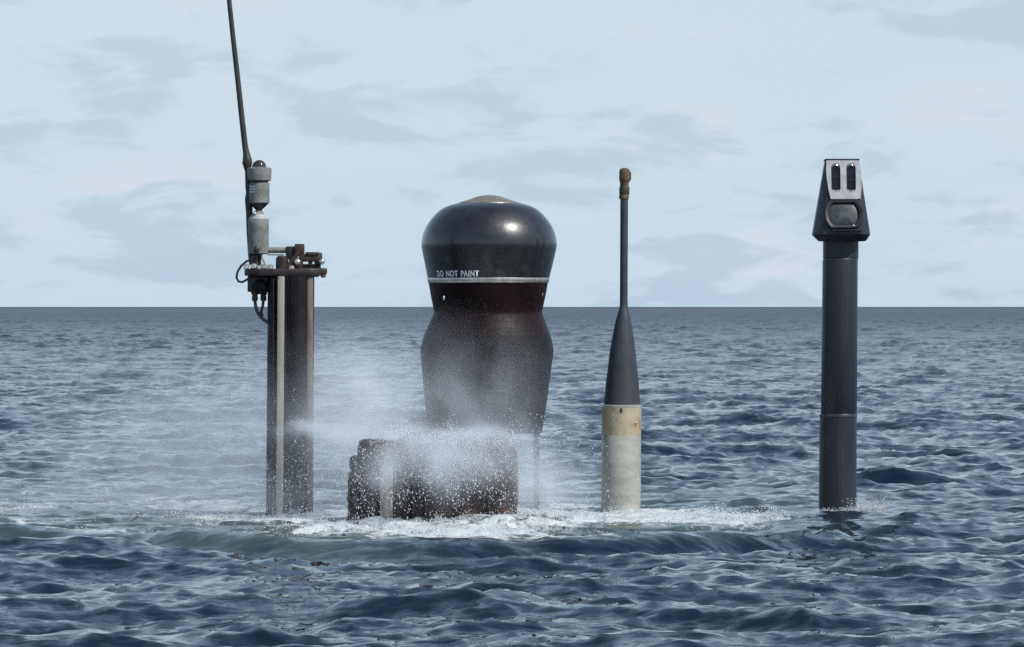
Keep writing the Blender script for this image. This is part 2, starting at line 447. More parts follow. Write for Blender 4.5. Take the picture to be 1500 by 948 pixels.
def sea_fields(x, y):
    """x, y world -> dx, dy, h, foam, churn"""
    d = y + 40.0
    h = np.zeros_like(x, dtype=np.float32); dx = np.zeros_like(h); dy = np.zeros_like(h)
    gust = 0.85 + 0.22 * np.sin(x * 0.045 + y * 0.013 + 0.5) * np.sin(y * 0.031 - x * 0.02 + 1.0)
    for t, a in zip(TILES, ROT):
        c, s = math.cos(a), math.sin(a)
        th, tx, ty = sample(t, c * x + s * y + 4.1, -s * x + c * y + 7.7)
        h += th; dx += c * tx - s * ty; dy += s * tx + c * ty
    gust = gust * (1 + 0.45 * sm(20, 160, y))
    h *= gust; dx *= gust; dy *= gust
    # long low swell
    h += (0.035 * np.sin(0.55 * y + 0.18 * x + 0.4) + 0.03 * np.sin(0.31 * y - 0.22 * x + 2.2)).astype(np.float32)
    # a few steeper crests of the near water
    for x0, d0, sx, a, sl in ((-0.10, 27.6, .75, .085, .10), (1.55, 26.4, .8, .09, -.15), (-1.9, 24.6, 1.0, .10, .12), (0.9, 24.2, .9, .08, .05), (-3.0, 31.2, .9, .09, .0),
                              (2.6, 30.6, .8, .07, .1), (-1.3, 29.6, .6, .05, -.1), (-3.4, 44.0, 1.2, .10, .1), (-2.6, 52.0, 1.6, .12, -.1), (3.3, 47.0, 1.2, .10, .05)):
        v = d - d0 - sl * (x - x0) - 0.12 * wobble(x, d0, 1.6)
        h += (a * gauss(x, x0, sx) * np.where(v < 0, gauss(v, 0, .26), gauss(v, 0, .75)) * (0.85 + 0.3 * wobble(x, d, 2.1))).astype(np.float32)
    # calmer inside the churned patch, with a raised lip on the near side
    cl = crest_line(x)
    side = sm(-5.6, -3.6, x) * (1 - sm(1.3, 2.6, x))
    u = d - cl
    lip = np.where(u < 0, gauss(u, 0, 0.30), gauss(u, 0, 0.8)) - 0.6 * gauss(u, -0.75, 0.5)
    lip_amp = 0.115 * side * (0.8 + 0.35 * wobble(x, 2.0, 0.8))
    inside = side * sm(-0.25, 0.35, u) * (1 - sm(8.0, 11.5, u))
    calm = 1 - 0.72 * np.maximum(inside, 0) - 0.3 * side * gauss(u, -0.4, 0.8)
    h = h * calm + lip * lip_amp
    dx *= calm; dy *= calm
    # mean level where the masts stand
    for px, dd, r_ in ((425, 39.3, .7), (911, 40.2, .6), (1229, 40.0, .75), (636, 37.9, 1.2)):
        h = h * (1 - 0.8 * gauss(np.hypot(x - (px - 750) * dd / F, (d - dd) * .8), 0, r_))
    # boil around the snorkel
    bx = (x + 0.55) / 1.5; by = (d - 38.0) / 2.0
    boil = np.exp(-(bx**2 + by**2))
    h += 0.02 * boil * (0.5 + 0.7 * wobble(x, y, 2.2))
    rough = np.maximum(inside, 0) * (0.45 + 0.55 * boil)
    bo = sample(BOIL, x + 0.6 * y, y * 0.9 - 0.5 * x)[0]
    h += rough * (0.7 * bo + 1.0 * (0.012 - np.abs(bo)))
    h += 0.06 * gauss(x, -0.02, .32) * gauss(d, 37.2, .5) + 0.035 * gauss(x, 0.28, .25) * gauss(d, 38.2, .5)
    for px, dd, r_, a in ((425, 39.3, .34, .03), (911, 40.2, .26, .03), (1229, 40.0, .24, .02), (636, 37.9, .9, .03)):
        h += a * gauss(np.hypot(x - (px - 750) * dd / F, d - dd), 0, r_) * (0.8 + 0.6 * wobble(x, y, 6.0))
    churn = np.maximum(inside, side * sm(-1.3, -0.2, u) * (1 - sm(-1.4, -0.2, x)) * (1 - sm(8, 11, u))) * (0.55 + 0.45 * sm(-0.6, 0.6, wobble(x, y, 0.9) + 0.5))
    foam = 0.68 * boil + 0.60 * inside + 0.30 * side * gauss(u, 0.45, 0.6)
    for (px, dd, sx, sy, a) in ((800, 38.4, .38, 1.0, .8), (1010, 38.7, .55, .9, .75), (1085, 38.6, .30, .7, 1.0), (425, 38.9, .35, .9, .95), (640, 36.6, .8, 1.2, .75),
                                (330, 39.0, .25, .7, .55), (30, 41, .35, .9, .7), (440, 35.4, .10, .25, .3), (950, 39.6, .4, .8, .8), (210, 40.4, .8, .9, .4), (1262, 39.9, .12, .5, .55)):
        foam = foam + a * gauss(x, (px - 750) * dd / F, sx) * gauss(d, dd, sy)
    return dx, dy, h, np.clip(foam * (0.80 + 0.55 * wobble(x, y, 1.5) + 0.25 * wobble(y, x, 4.0)), 0, 1.1), np.clip(churn, 0, 1)

def sea_height(x, y):
    return float(sea_fields(np.array([x], dtype=np.float64), np.array([y], dtype=np.float64))[2][0])

def build_sea():
    rows = [-160.0, -60.0, -20.0, 0.0, 8.0, 13.0, 16.0, 18.0]
    d = 19.0
    while d < 19000:
        rows.append(d)
        d += d * (0.0027 if d < 700 else min(0.0027 * (d / 700.0)**1.4, 0.2))
    rows += [22000.0]
    rows = np.array(rows)
    n_in, n_out = 630, 32
    ti = np.linspace(-1, 1, n_in)
    tout = np.linspace(0, 1, n_out + 1)[1:]
    da = np.maximum(np.abs(rows), 18.0)
    half = 0.0938 * da * 1.16 + 1.2
    far = np.minimum(60.0 + 1.6 * da, 9000.0)
    X = np.empty((len(rows), n_in + 2 * n_out))
    X[:, n_out:n_out + n_in] = ti[None, :] * half[:, None]
    ext = half[:, None] + (far - half)[:, None] * (tout**2.6)[None, :]
    X[:, n_out + n_in:] = ext
    X[:, :n_out] = -ext[:, ::-1]
    Y = np.repeat((rows - 40.0)[:, None], X.shape[1], 1)
    nr, nc = X.shape
    xf, yf = X.ravel(), Y.ravel()
    dx, dy, h, foam, churn = sea_fields(xf, yf)
    fade = (1 - sm(6000, 16000, yf)) * (1 - 0.5 * sm(600, 3000, yf))
    co = np.empty((nr * nc, 3), np.float32)
    chop = -1.05 * (1 - sm(90, 220, yf))
    co[:, 0] = xf + dx * chop; co[:, 1] = yf + dy * chop; co[:, 2] = h * fade
    idx = np.arange(nr * nc, dtype=np.int32).reshape(nr, nc)
    q = np.stack([idx[:-1, :-1], idx[:-1, 1:], idx[1:, 1:], idx[1:, :-1]], -1).reshape(-1)
    me = bpy.data.meshes.new('sea')
    me.vertices.add(nr * nc); me.vertices.foreach_set('co', co.ravel())
    me.loops.add(len(q)); me.loops.foreach_set('vertex_index', q)
    nf = len(q) // 4
    me.polygons.add(nf)
    me.polygons.foreach_set('loop_start', np.arange(0, len(q), 4, dtype=np.int32))
    me.polygons.foreach_set('use_smooth', np.ones(nf, dtype=bool))
    for nm, arr in (('foam', foam), ('churn', churn)):
        at = me.attributes.new(nm, 'FLOAT', 'POINT')
        at.data.foreach_set('value', arr.astype(np.float32))
    # share of wave slope too fine for the sheet at that place: turned into roughness by the material
    lod = sm(math.log(45), math.log(1100), np.log(np.maximum(np.abs(yf + 40.0), 10)))
    at = me.attributes.new('fine_waves', 'FLOAT', 'POINT')
    at.data.foreach_set('value', lod.astype(np.float32))
    me.update(calc_edges=True)
    me.validate()
    o = bpy.data.objects.new('sea', me)
    COL.objects.link(o)
    o['kind'] = 'structure'
    o['label'] = 'choppy dark blue sea reaching the horizon'
    m, t = new_mat('sea_water')
    geo = nn(t, 'ShaderNodeNewGeometry')
    P = geo.outputs['Position']
    def attr(n):
        a = nn(t, 'ShaderNodeAttribute'); a.attribute_name = n
        return a.outputs['Fac']
    foam_a, churn_a, lod_a = attr('foam'), attr('churn'), attr('fine_waves')
    # fine ripples as slope noise
    n1 = noise(t, vmath(t, 'MULTIPLY', P, (0.5, 1.0, 1.0)), 10.0, 6, 0.72, out='Color', dist=0.5)
    n2 = noise(t, vmath(t, 'MULTIPLY', P, (1.0, 0.75, 1.0)), 1.6, 4, 0.6, out='Color')
    n3 = noise(t, vmath(t, 'MULTIPLY', P, (1.0, 0.6, 1.0)), 0.35, 3, 0.55, out='Color')
    def slope(n, amp):
        s = vmath(t, 'SUBTRACT', n, (0.5, 0.5, 0.5))
        s = vmath(t, 'MULTIPLY', s, (1, 1, 0))
        return vmath(t, 'SCALE', s, amp)
    s = slope(n1, 0.85)
    s = vmath(t, 'ADD', s, slope(n2, math_(t, 'MULTIPLY_ADD', lod_a, 0.40, 0.18)))
    s = vmath(t, 'ADD', s, slope(n3, math_(t, 'MULTIPLY', lod_a, 0.36)))
    N = vmath(t, 'NORMALIZE', vmath(t, 'ADD', geo.outputs['Normal'], s))
    p = nn(t, 'ShaderNodeBsdfPrincipled')
    deep = rgb((0.003, 0.009, 0.021)); green = rgb((0.060, 0.085, 0.078))
    pat = noise(t, P, 2.2, 5, 0.6)
    ch = math_(t, 'MULTIPLY', churn_a, remap(t, pat, 0.25, 0.65, 0.45, 1.0))
    sock(t, p.inputs['Base Color'], mixc(t, ch, deep, green))
    p.inputs['IOR'].default_value = 1.333
    sock(t, p.inputs['Roughness'], math_(t, 'ADD', math_(t, 'MULTIPLY_ADD', lod_a, 0.32, 0.02), math_(t, 'MULTIPLY', ch, 0.20)))
    t.links.new(N, p.inputs['Normal'])
    # foam: lacy white patches
    f1 = noise(t, vmath(t, 'MULTIPLY', P, (1, 0.55, 1)), 5.0, 7, 0.68, dist=0.6)
    f2 = noise(t, vmath(t, 'MULTIPLY', P, (1, 0.5, 1)), 19.0, 5, 0.7, dist=0.4)
    fm = math_(t, 'ADD', math_(t, 'MULTIPLY', f1, 0.6), math_(t, 'MULTIPLY', f2, 0.4))
    thr = math_(t, 'MULTIPLY_ADD', foam_a, -0.27, 0.68)
    ff = remap(t, math_(t, 'SUBTRACT', fm, thr), -0.02, 0.13)
    ff = math_(t, 'MULTIPLY', ff, math_(t, 'MINIMUM', math_(t, 'MULTIPLY', foam_a, 1.6), 0.92))
    fb = nn(t, 'ShaderNodeBsdfDiffuse')
    fb.inputs[0].default_value = (0.55, 0.59, 0.60, 1)
    bn = nn(t, 'ShaderNodeBump'); bn.inputs['Distance'].default_value = 0.05
    t.links.new(fm, bn.inputs['Height']); t.links.new(bn.outputs[0], fb.inputs['Normal'])
    mx = nn(t, 'ShaderNodeMixShader')
    t.links.new(ff, mx.inputs[0]); t.links.new(p.outputs[0], mx.inputs[1]); t.links.new(fb.outputs[0], mx.inputs[2])
    out = nn(t, 'ShaderNodeOutputMaterial')
    t.links.new(mx.outputs[0], out.inputs[0])
    me.materials.append(m)
    return o
build_sea()

# ------------------------------------------------------------------ mast with canisters and whip
def antenna_mast():
    T = Thing('antenna_mast', 'tall dark mast with pale rails, rusty plate, grey canisters and a long whip on top', 'antenna mast', 425, 39.3)
    x, z, L, r = T.x, T.z, T.L, T.o
    # column: rounded oblong plan
    plan = []
    hw, hd, rr = L(33.5), L(40), L(22)
    for cx, cy, a0 in ((hw-rr, hd-rr, 0), (-hw+rr, hd-rr, 90), (-hw+rr, -hd+rr, 180), (hw-rr, -hd+rr, 270)):
        for k in range(7):
            a = math.radians(a0 + 90*k/6)
            plan.append((cx + rr*math.cos(a), cy + rr*math.sin(a)))
    MB().column(plan, [(z(402), 1, L(1.5)), (z(560), 1, L(0.3)), (z(760), 1.01, L(-0.8)), (-0.8, 1.01, L(-1.2))]).build('mast_column', M['mast_dark'], r)
    MB().lathe([(L(15.5), z(404), x(436.5)), (L(15.5), z(560), x(435.5)), (L(15.5), z(760), x(434)), (L(15.5), -0.8, x(433.5))], 32, cy=-hd + L(9)).build('round_tube', M['mast_dark'], r)
    f = -hd
    def rail(xa, xb, xa2, xb2, yf, yb, mat, label):
        b = MB()
        top = [(x(xa), yf), (x(xb), yf), (x(xb), yb), (x(xa), yb)]
        bot = [(x(xa2), yf), (x(xb2), yf), (x(xb2), yb), (x(xa2), yb)]
        va = [b.bm.verts.new((p[0], p[1], z(405))) for p in top]
        vb = [b.bm.verts.new((p[0], p[1], -0.7)) for p in bot]
        fs = [b.face(va), b.face(vb[::-1])]
        for i in range(4):
            j = (i+1) % 4
            fs.append(b.face([va[i], vb[i], vb[j], va[j]]))
        bmesh.ops.bevel(b.bm, geom=list(b.bm.edges), offset=L(1.6), segments=2, affect='EDGES', profile=0.5)
        b.build('guide_rail', mat, r, label=label)
    rail(408.5, 418.5, 405, 415.5, f - L(5), f + L(14), M['rail_pale'], 'pale cream rail down the front')
    rail(451, 459.5, 449.5, 457.5, f + L(5), f + L(30), M['rail_tan'], 'tan rail near the right edge')
    # thin edge ribs beside the pale rail
    for xa in (401, 423.5):
        MB().box(x(xa), x(xa + 2.2), f - L(1.5), f + L(8), -0.7, z(408), L(0.5)).build('edge_rib', M['mast_dark'], r)
    # top plate, an oblong slab
    pl = []
    for cx, a0, a1, R in ((383, 90, 270, 25), (455, -90, 90, 23)):
        for k in range(13):
            a = math.radians(a0 + (a1 - a0)*k/12)
            pl.append((x(cx) + L(R)*math.cos(a), L(R*1.7)*math.sin(a)))
    MB().column(pl, [(z(394), .985, 0), (z(395.5), 1, 0), (z(402.5), 1, 0), (z(404), .985, 0)]).build('top_plate', M['rust_dark'], r)
    # bolts: heads and nuts on the plate, at the near edge and left end
    for bx, by, br in ((362, 391, 4.2), (373, 390.5, 4.6), (381, 392, 3.6), (388.5, 391, 4.4), (397.5, 391.5, 4.2), (428.5, 393, 4.2)):
        b = MB()
        b.lathe([(L(br*.55), z(by - br*.9), x(bx)), (L(br), z(by - br*.45), x(bx)), (L(br), z(by + br*.5), x(bx)), (L(br*.5), z(395), x(bx))], 12, cy=-L(31))
        b.build('bolt_or_glint', M['chrome'], r)
    for bx, y1 in ((464.5, 406), (474.5, 407), (428, 409)):
        MB().lathe([(L(3.6), z(402), x(bx)), (L(3.6), z(y1 - 1), x(bx)), (L(2.6), z(y1), x(bx))], 8, cy=-L(26)).build('hanging_nut', M['rust'], r)
    # drum and housing under the plate
    b = MB(); b.box(x(363.5), x(393), -L(22), L(20), z(428), z(404), L(2)).build('junction_box', M['black_steel'], r)
    MB().ball((x(382.5), -L(20), z(420)), L(12), 3, (1, .8, .95)).build('gland_dome', M['mast_dark'], r)
    for cx in (374, 386.5):
        MB().lathe([(L(5.5), z(428), x(cx)), (L(5.5), z(431), x(cx)), (L(4), z(432), x(cx)), (L(4.6), z(437), x(cx)), (L(4), z(441), x(cx))], 14, cy=-L(14)).build('cable_gland', M['rust'], r)
    yy = -L(14)
    MB().tube([(x(a), yy + L(c), z(b_)) for a, b_, c in ((374, 440, 0), (375, 448, 0), (377.5, 457, -1), (383, 465, -3), (390, 470.5, -6), (396, 474, -10), (399, 479, -12))], L(2.4), 10).build('cable', M['cable'], r)
    MB().tube([(x(a), yy, z(b_)) for a, b_ in ((386.5, 440), (385.5, 448), (383, 457), (385, 464))], L(2.2), 10).build('cable', M['cable'], r)
    MB().tube([(x(a), -L(18), z(b_)) for a, b_ in ((370, 380), (362, 383), (354, 390), (348.5, 399), (347.5, 407), (350, 412.5), (356, 413.5), (363, 409.5), (368, 406))], L(1.7), 10).build('cable_loop', M['black_steel'], r)
    # lower canister
    MB().lathe(T.prof([(374, 384, 309), (372, 386, 311), (364.5, 393.5, 320.5), (363.3, 394, 322), (363.5, 394, 330), (364, 394, 360), (364, 394, 371), (366, 392, 372.5)]), 40, cy=-L(4)).build('lower_canister', M['canister'], r)
    MB().lathe(T.prof([(375.5, 383, 308), (373.5, 385, 310.5), (364.5, 393, 319.6), (364.3, 393.4, 320.8)]), 40, cy=-L(4)).build('canister_lid', M['canister_pale'], r).location.z = 0.0015
    MB().lathe(T.prof([(371, 384, 372), (369, 383, 376), (369, 383, 389), (366, 386, 394.5)]), 24, cy=-L(4)).build('canister_foot', M['black_steel'], r)
    MB().ball((x(377), -L(20), z(366)), L(4.5), 2, (1, .7, 1.3)).build('clamp_lug', M['black_steel'], r)
    MB().tube([(x(383), -L(12), z(373)), (x(391), -L(18), z(391))], L(1.6), 8).build('stay', M['rail_pale'], r)
    # upper canister
    MB().lathe(T.prof([(366, 395, 245.6), (362.5, 398, 247), (362.3, 398, 250), (363, 397.5, 264), (365, 395.5, 265.2)]), 40, cy=-L(4)).build('upper_collar', M['canister'], r)
    MB().lathe(T.prof([(367, 393.5, 264.5), (367, 393.5, 268.5)]), 40, cy=-L(4)).build('collar_groove', M['black_steel'], r)
    MB().lathe(T.prof([(366, 394, 268), (365, 395, 269), (365, 395, 297), (366, 394, 298)]), 40, cy=-L(4)).build('upper_canister', M['canister'], r)
    MB().lathe(T.prof([(366, 394, 298), (370, 389, 303), (374.5, 384.5, 307), (375, 383.5, 311)]), 32, cy=-L(4)).build('canister_funnel', M['black_steel'], r)
    MB().ball((x(380), -L(4), z(245)), L(10.6), 3, (1, 1, 1)).build('lamp_dome', M['lamp_dome'], r)
    # small marking plate with three lines
    b = MB()
    for zz in (273.5, 277.5, 281.5):
        n = 6
        top = []; bot = []
        for k in range(n + 1):
            a = math.radians(-62 + 36*k/n)
            px_, py_ = x(380) + L(15.15)*math.sin(a), -L(4) - L(15.15)*math.cos(a)
            top.append(b.bm.verts.new((px_, py_, z(zz - .8)))); bot.append(b.bm.verts.new((px_, py_, z(zz + .8))))
        for k in range(n): b.face([bot[k], bot[k+1], top[k+1], top[k]])
    b.build('marking_lines', M['letter'], r)
    MB().ball((x(374), -L(14), z(313)), L(2.6), 2).build('bolt_or_glint', M['chrome'], r)  # bright ball standing in for a tiny glint on the canister lid
    # whip: base socket, rod
    cyw = L(3)
    MB().tube([(x(a), cyw, z(b_)) for a, b_ in ((298, -330), (309, -230), (322, -115), (335.5, 0), (341, 52), (347, 105), (352.3, 155), (357.8, 205), (360.5, 226))],
              [L(q) for q in (2.4, 2.7, 3.1, 3.5, 3.7, 3.9, 4.1, 4.3, 4.6)], 12).build('whip_rod', M['whip'], r)
    MB().tube([(x(a), cyw, z(b_)) for a, b_ in ((359.5, 218), (361, 226), (362, 233), (362, 238), (362.5, 244), (363, 250))], [L(q) for q in (4.4, 5.2, 6.6, 7.6, 6.0, 4.6)], 14).build('whip_socket', M['whip'], r)
    MB().tube([(x(a), cyw, z(b_)) for a, b_ in ((362.5, 244), (363.5, 275), (364.5, 282), (364, 292), (365, 310), (366, 340), (368, 372), (370, 388))], [L(q) for q in (4.2, 4.2, 4.4, 5.6, 5.0, 5, 5, 5)], 12).build('whip_feeder', M['whip'], r)
    # arm and hinge gear on the right
    MB().tube([(x(392), -L(6), z(366.5)), (x(408), -L(6), z(366.5)), (x(425), -L(6), z(366.5))], L(4.4), 14).build('hinge_arm', M['canister'], r)
    MB().tube([(x(392), -L(9), z(373)), (x(416), -L(9), z(373.2))], L(1.3), 8).build('arm_stay', M['rail_pale'], r)
    MB().box(x(432), x(446), -L(16), L(6), z(373), z(357.5), L(1.6)).build('hinge_block', M['rust'], r)
    MB().box(x(419), x(434), -L(12), L(8), z(380), z(361), L(2)).build('hinge_cheek', M['rust_dark'], r)
    b = MB(); b.lathe([(L(6), z(375), x(414)), (L(9), z(378), x(414)), (L(9.5), z(394), x(414))], 18, cy=-L(18))
    b.build('hinge_boss', M['rust_dark'], r)
    MB().box(x(424), x(444), -L(20), L(2), z(394), z(378), L(2)).build('hinge_base', M['rust'], r)
    MB().tube([(x(422), -L(22), z(392)), (x(433), -L(23), z(377)), (x(441), -L(22), z(366))], L(3.2), 8).build('link_bar', M['rust'], r)
    MB().box(x(438), x(472), -L(20), L(8), z(383.5), z(372.5), L(1.5)).build('latch_bar', M['rust'], r)
    MB().box(x(440), x(470), -L(15), L(4), z(394.5), z(387), L(1)).build('latch_base', M['rust_dark'], r)
    for a, b_ in ((452, 458), (461, 470)):
        MB().box(x(a), x(b_), -L(18), -L(8), z(389), z(382), L(.8)).build('latch_tooth', M['rust'], r)
    MB().box(x(448), x(468), -L(22), -L(8), z(374), z(369.5), L(1)).build('latch_cap', M['rust'], r)
    MB().box(x(463), x(472), -L(19), -L(5), z(377), z(370.5), L(1)).build('latch_cap', M['rust'], r)
    MB().box(x(440), x(479), -L(27), L(10), z(401.5), z(393), L(1.5)).build('latch_plate', M['rust'], r)
    for a, b_, q in ((436.5, 384, 5.2), (472, 383.5, 4.6)):
        MB().ball((x(a), -L(24), z(b_)), L(q), 3).build('bolt_or_glint', M['chrome'], r)
antenna_mast()

# ------------------------------------------------------------------ radome
def radome_mast():
    T = Thing('radome_mast', 'bulbous black radome with a silver band and the words DO NOT PAINT', 'radome', 714, 40.3)
    x, z, L, r = T.x, T.z, T.L, T.o
    MB().lathe(T.prof(densify([(715.5, 717.5, 285.8), (703, 731, 287.2), (686, 747, 292.5), (671, 762, 297.2)], 3) + [(670.5, 762.5, 298.6)]), 64).build('top_cap', M['cap'], r)
    upper = densify([(669, 764, 298.0), (654, 779, 302.5), (642, 791, 310), (628.5, 804.5, 325), (620.3, 812.7, 341), (617.2, 815.8, 356.5), (619.2, 813.4, 371), (623, 809, 390), (626.4, 804.6, 407.5)], 6)
    MB().lathe(T.prof(upper), 96).build('dome', M['dome'], r, sharp=60)
    MB().lathe(T.prof([(626.0, 805, 407.2), (625.6, 805.2, 408), (626.6, 803.8, 413.6), (627.2, 803, 414.4)]), 96, cap=False).build('band', M['band'], r)
    low = densify([(627.8, 802.6, 414.2), (630.8, 799.5, 432), (634, 796, 448), (635.6, 794.2, 457), (634.2, 795.4, 463), (630, 798.6, 471), (625, 803, 482), (621, 806.4, 491)], 5)
    MB().lathe(T.prof(low), 96).build('waist', M['dome_red'], r, sharp=60)
    body = [(621, 806.4, 491), (618.2, 808.6, 500), (615.6, 811, 511.5)] + [(616.0, 810.6, 518), (619.5, 805, 560), (623.5, 799.5, 600), (627, 794.2, 632), (630, 791, 634.5)]
    MB().lathe(T.prof(body), 96).build('lower_body', M['dome_low'], r, sharp=50)
    # mast post and bracket under the body
    MB().tube([(x(786), L(20), z(630)), (x(786), L(20), -0.8)], L(4.5), 16).build('strut', M['mast_dark'], r)
    MB().lathe([(L(40), z(633), x(709)), (L(40), z(640), x(709)), (L(34), z(642), x(709)), (L(34), -0.8, x(709))], 40, cy=L(10)).build('mast_post', M['mast_dark'], r)
    MB().box(x(601), x(627), -L(10), L(20), z(645), z(611), L(2)).build('side_bracket', M['mast_dark'], r)
    MB().box(x(598), x(612), -L(14), L(0), z(640), z(614), L(1.5)).build('bracket_lug', M['mast_dark'], r)
    # a few drips and small fittings
    for a, b_ in ((651, 437), (794, 431)):
        MB().ball((x(a), -L(88 if a < 700 else 36) * .78, z(b_)), L(1.6), 2, (1, .6, 2.2)).build('stud', M['band'], r)
    # lettering wrapped on the cone above the band
    cu = bpy.data.curves.new('lettering', 'FONT')
    cu.body = 'DO NOT PAINT'
    cu.space_word = 1.5; cu.space_character = 1.10; cu.offset = 0.034
    tmp = bpy.data.objects.new('lettering_src', cu)
    COL.objects.link(tmp)
    bpy.context.view_layer.update()
    me = bpy.data.meshes.new_from_object(tmp.evaluated_get(bpy.context.evaluated_depsgraph_get()))
    bpy.data.objects.remove(tmp)
    us = [v.co.x for v in me.vertices]; vs = [v.co.y for v in me.vertices]
    u0, u1, v0, v1 = min(us), max(us), min(vs), max(vs)
    for v in me.vertices:
        a = math.radians(-55 + (v.co.x - u0) / (u1 - u0) * 46.5)
        py = 405.8 - (v.co.y - v0) / (v1 - v0) * 9.0
        k = (py - 390) / (407.5 - 390)
        xl = 623 + (626.4 - 623) * k; xr = 809 + (804.6 - 809) * k
        R = (xr - xl) / 2 * T.s + 0.0025
        v.co = (x((xl + xr) / 2) + R * math.sin(a), -R * math.cos(a), z(py))
    me.materials.append(M['letter'])
    o = bpy.data.objects.new('lettering', me)
    COL.objects.link(o); o.parent = r
radome_mast()

# ------------------------------------------------------------------ snorkel
def snorkel_mast():
    T = Thing('snorkel_mast', 'low rusty dark snorkel head half buried in white spray below the black radome', 'snorkel', 636, 37.9)
    x, z, L, r = T.x, T.z, T.L, T.o
    def plan(xa, xb, hd, ra, rb):
        out = []
        for cx, cy, rr, a0 in ((xb-rb, hd-rb, rb, 0), (xa+ra, hd-ra, ra, 90), (xa+ra, -hd+ra, ra, 180), (xb-rb, -hd+rb, rb, 270)):
            for k in range(6):
                a = math.radians(a0 + 90*k/5)
                out.append((x(cx) + L(rr)*math.cos(a), L(cy) + L(rr)*math.sin(a)))
        return out
    MB().column(plan(526, 557, 40, 12, 4), [(z(644), .93, 0), (z(647), .985, 0), (z(655), 1, 0), (-0.8, 1, 0)]).ragged(.010, .035, 9.0, 12.3).build('nose_fairing', M['snork'], r, sharp=75)
    MB().column(plan(513, 527, 26, 5, 3), [(z(668), .97, 0), (z(671), 1, 0), (z(693), 1, 0)]).ragged(.010, .035, 9.0, 9.3).build('nose_step', M['snork'], r, sharp=75)
    MB().column(plan(510.5, 528, 32, 7, 3), [(z(691), .97, 0), (z(694), 1, 0), (-0.8, 1, 0)]).ragged(.010, .035, 9.0, 10.3).build('nose_skirt', M['snork'], r, sharp=75)
    MB().box(x(557.5), x(576.5), -L(47), -L(10), -0.8, z(682), L(1.5)).build('guide_rail', M['snork_rail'], r)
    MB().column(plan(556, 758, 42, 8, 40), [(z(646), .90, -L(1)), (z(648.5), .94, 0), (z(654), .975, 0), (z(664), 1, 0), (-0.8, 1, 0)]).ragged(.010, .035, 9.0, 7.3).build('housing', M['snork'], r, sharp=75)
    MB().column(plan(584, 752, 40, 20, 34), [(z(640), .88, L(0)), (z(642), .96, 0), (z(647), 1, 0), (z(650), .98, 0)]).ragged(.010, .035, 9.0, 10.3).build('head_valve', M['snork'], r, sharp=75)
    MB().column(plan(600, 648, 24, 8, 8), [(z(634), .9, 0), (z(636), 1, 0), (z(643), 1, 0)]).ragged(.010, .035, 9.0, 11.3).build('valve_cover', M['snork'], r, sharp=75)
    MB().column(plan(676, 716, 26, 12, 16), [(z(636.5), .86, 0), (z(638), 1, 0), (z(643), 1, 0)]).ragged(.010, .035, 9.0, 11.3).build('valve_cover', M['snork'], r, sharp=75)
    for a, b_, c, e in ((590, 634, 712, 690), (652, 676, 730, 704), (700, 738, 722, 694)):
        MB().box(x(a), x(b_), -L(48), -L(38), z(c), z(e), L(2)).ragged(.008, .03, 12.0, a).build('bolted_plate', M['snork'], r, sharp=75)
    MB().tube([(x(q), -L(47), z(w)) for q, w in ((606, 760), (607, 720), (612, 684), (630, 668), (655, 664))], L(3.2), 10).ragged(.004, .03, 14.0, 3).build('drain_pipe', M['snork'], r, sharp=75)
    for a in (622, 668, 714):
        MB().box(x(a), x(a + 5), -L(46), -L(38), -0.7, z(662), L(1)).build('housing_rib', M['snork'], r)
    MB().box(x(580), x(744), -L(46.5), -L(40), z(706), z(699), L(1)).build('housing_seam', M['snork'], r)
snorkel_mast()

# ------------------------------------------------------------------ slim mast with pale base
def radio_mast():
    T = Thing('radio_mast', 'slim grey rod rising from a cone on a pale yellowish cylindrical base', 'radio mast', 911, 40.2)
    x, z, L, r = T.x, T.z, T.L, T.o
    MB().lathe(T.prof([(882, 939.6, 594.5), (881.6, 939.6, 597), (881.6, 939.4, 603), (881.5, 939.2, 637)]), 56).build('stained_collar', M['base_tan'], r)
    MB().lathe(T.prof([(883.5, 938, 592.8), (881.5, 939.9, 593.6), (881.5, 939.9, 596.6), (882.4, 939.2, 597.4)]), 56).build('rim', M['base_pale'], r).scale = (1.004, 1.004, 1)
    MB().lathe(T.prof([(881.9, 938.9, 636.5), (881.3, 939, 637.6), (880.8, 938.8, 690), (880.3, 938.4, 745), (880, 938, 960)]), 56).build('base_cylinder', M['base_pale'], r)
    MB().lathe(T.prof(densify([(908, 919.6, 440), (907.6, 919.8, 449), (904.6, 922.2, 460), (900.8, 925.2, 474), (894.4, 930, 507), (890, 933.6, 541), (886.8, 936, 566), (884.8, 938, 593.2)], 4)), 48).build('cone', M['cone'], r, sharp=60)
    MB().lathe(T.prof([(909, 920, 288), (908.6, 920, 300), (908, 919.4, 440), (908, 919.6, 452)]), 20).build('rod', M['cone'], r)
    MB().lathe(T.prof([(911, 918, 246), (908, 921.5, 248), (907, 923.2, 252), (907, 923.8, 262), (907.5, 922.6, 266), (908.2, 921, 268), (908, 921.4, 276)]), 24).build('tip_cap', M['tip'], r)
    MB().lathe(T.prof([(907.6, 921.8, 274), (907, 922.2, 276), (907, 922, 284), (908, 921.4, 285.4)]), 24).build('tip_sleeve', M['tip_dark'], r)
    MB().lathe(T.prof([(907.2, 921.2, 285.4), (906.8, 921.4, 286.4), (906.8, 921.2, 290.8), (908, 920.2, 292.4)]), 24).build('tip_collar', M['tip'], r)
    MB().box(x(922.2), x(924.6), -L(2.5), L(2.5), z(264), z(252), L(.6)).build('tip_key', M['tip'], r)
    MB().box(x(908), x(911), -L(29.8), -L(28), z(604), z(597.5), L(.4)).build('collar_catch', M['black_steel'], r)
    MB().ball((x(931.5), -L(21.6), z(619)), L(2.2), 2, (1.3, .4, .8)).build('patch_stud', M['base_pale'], r)
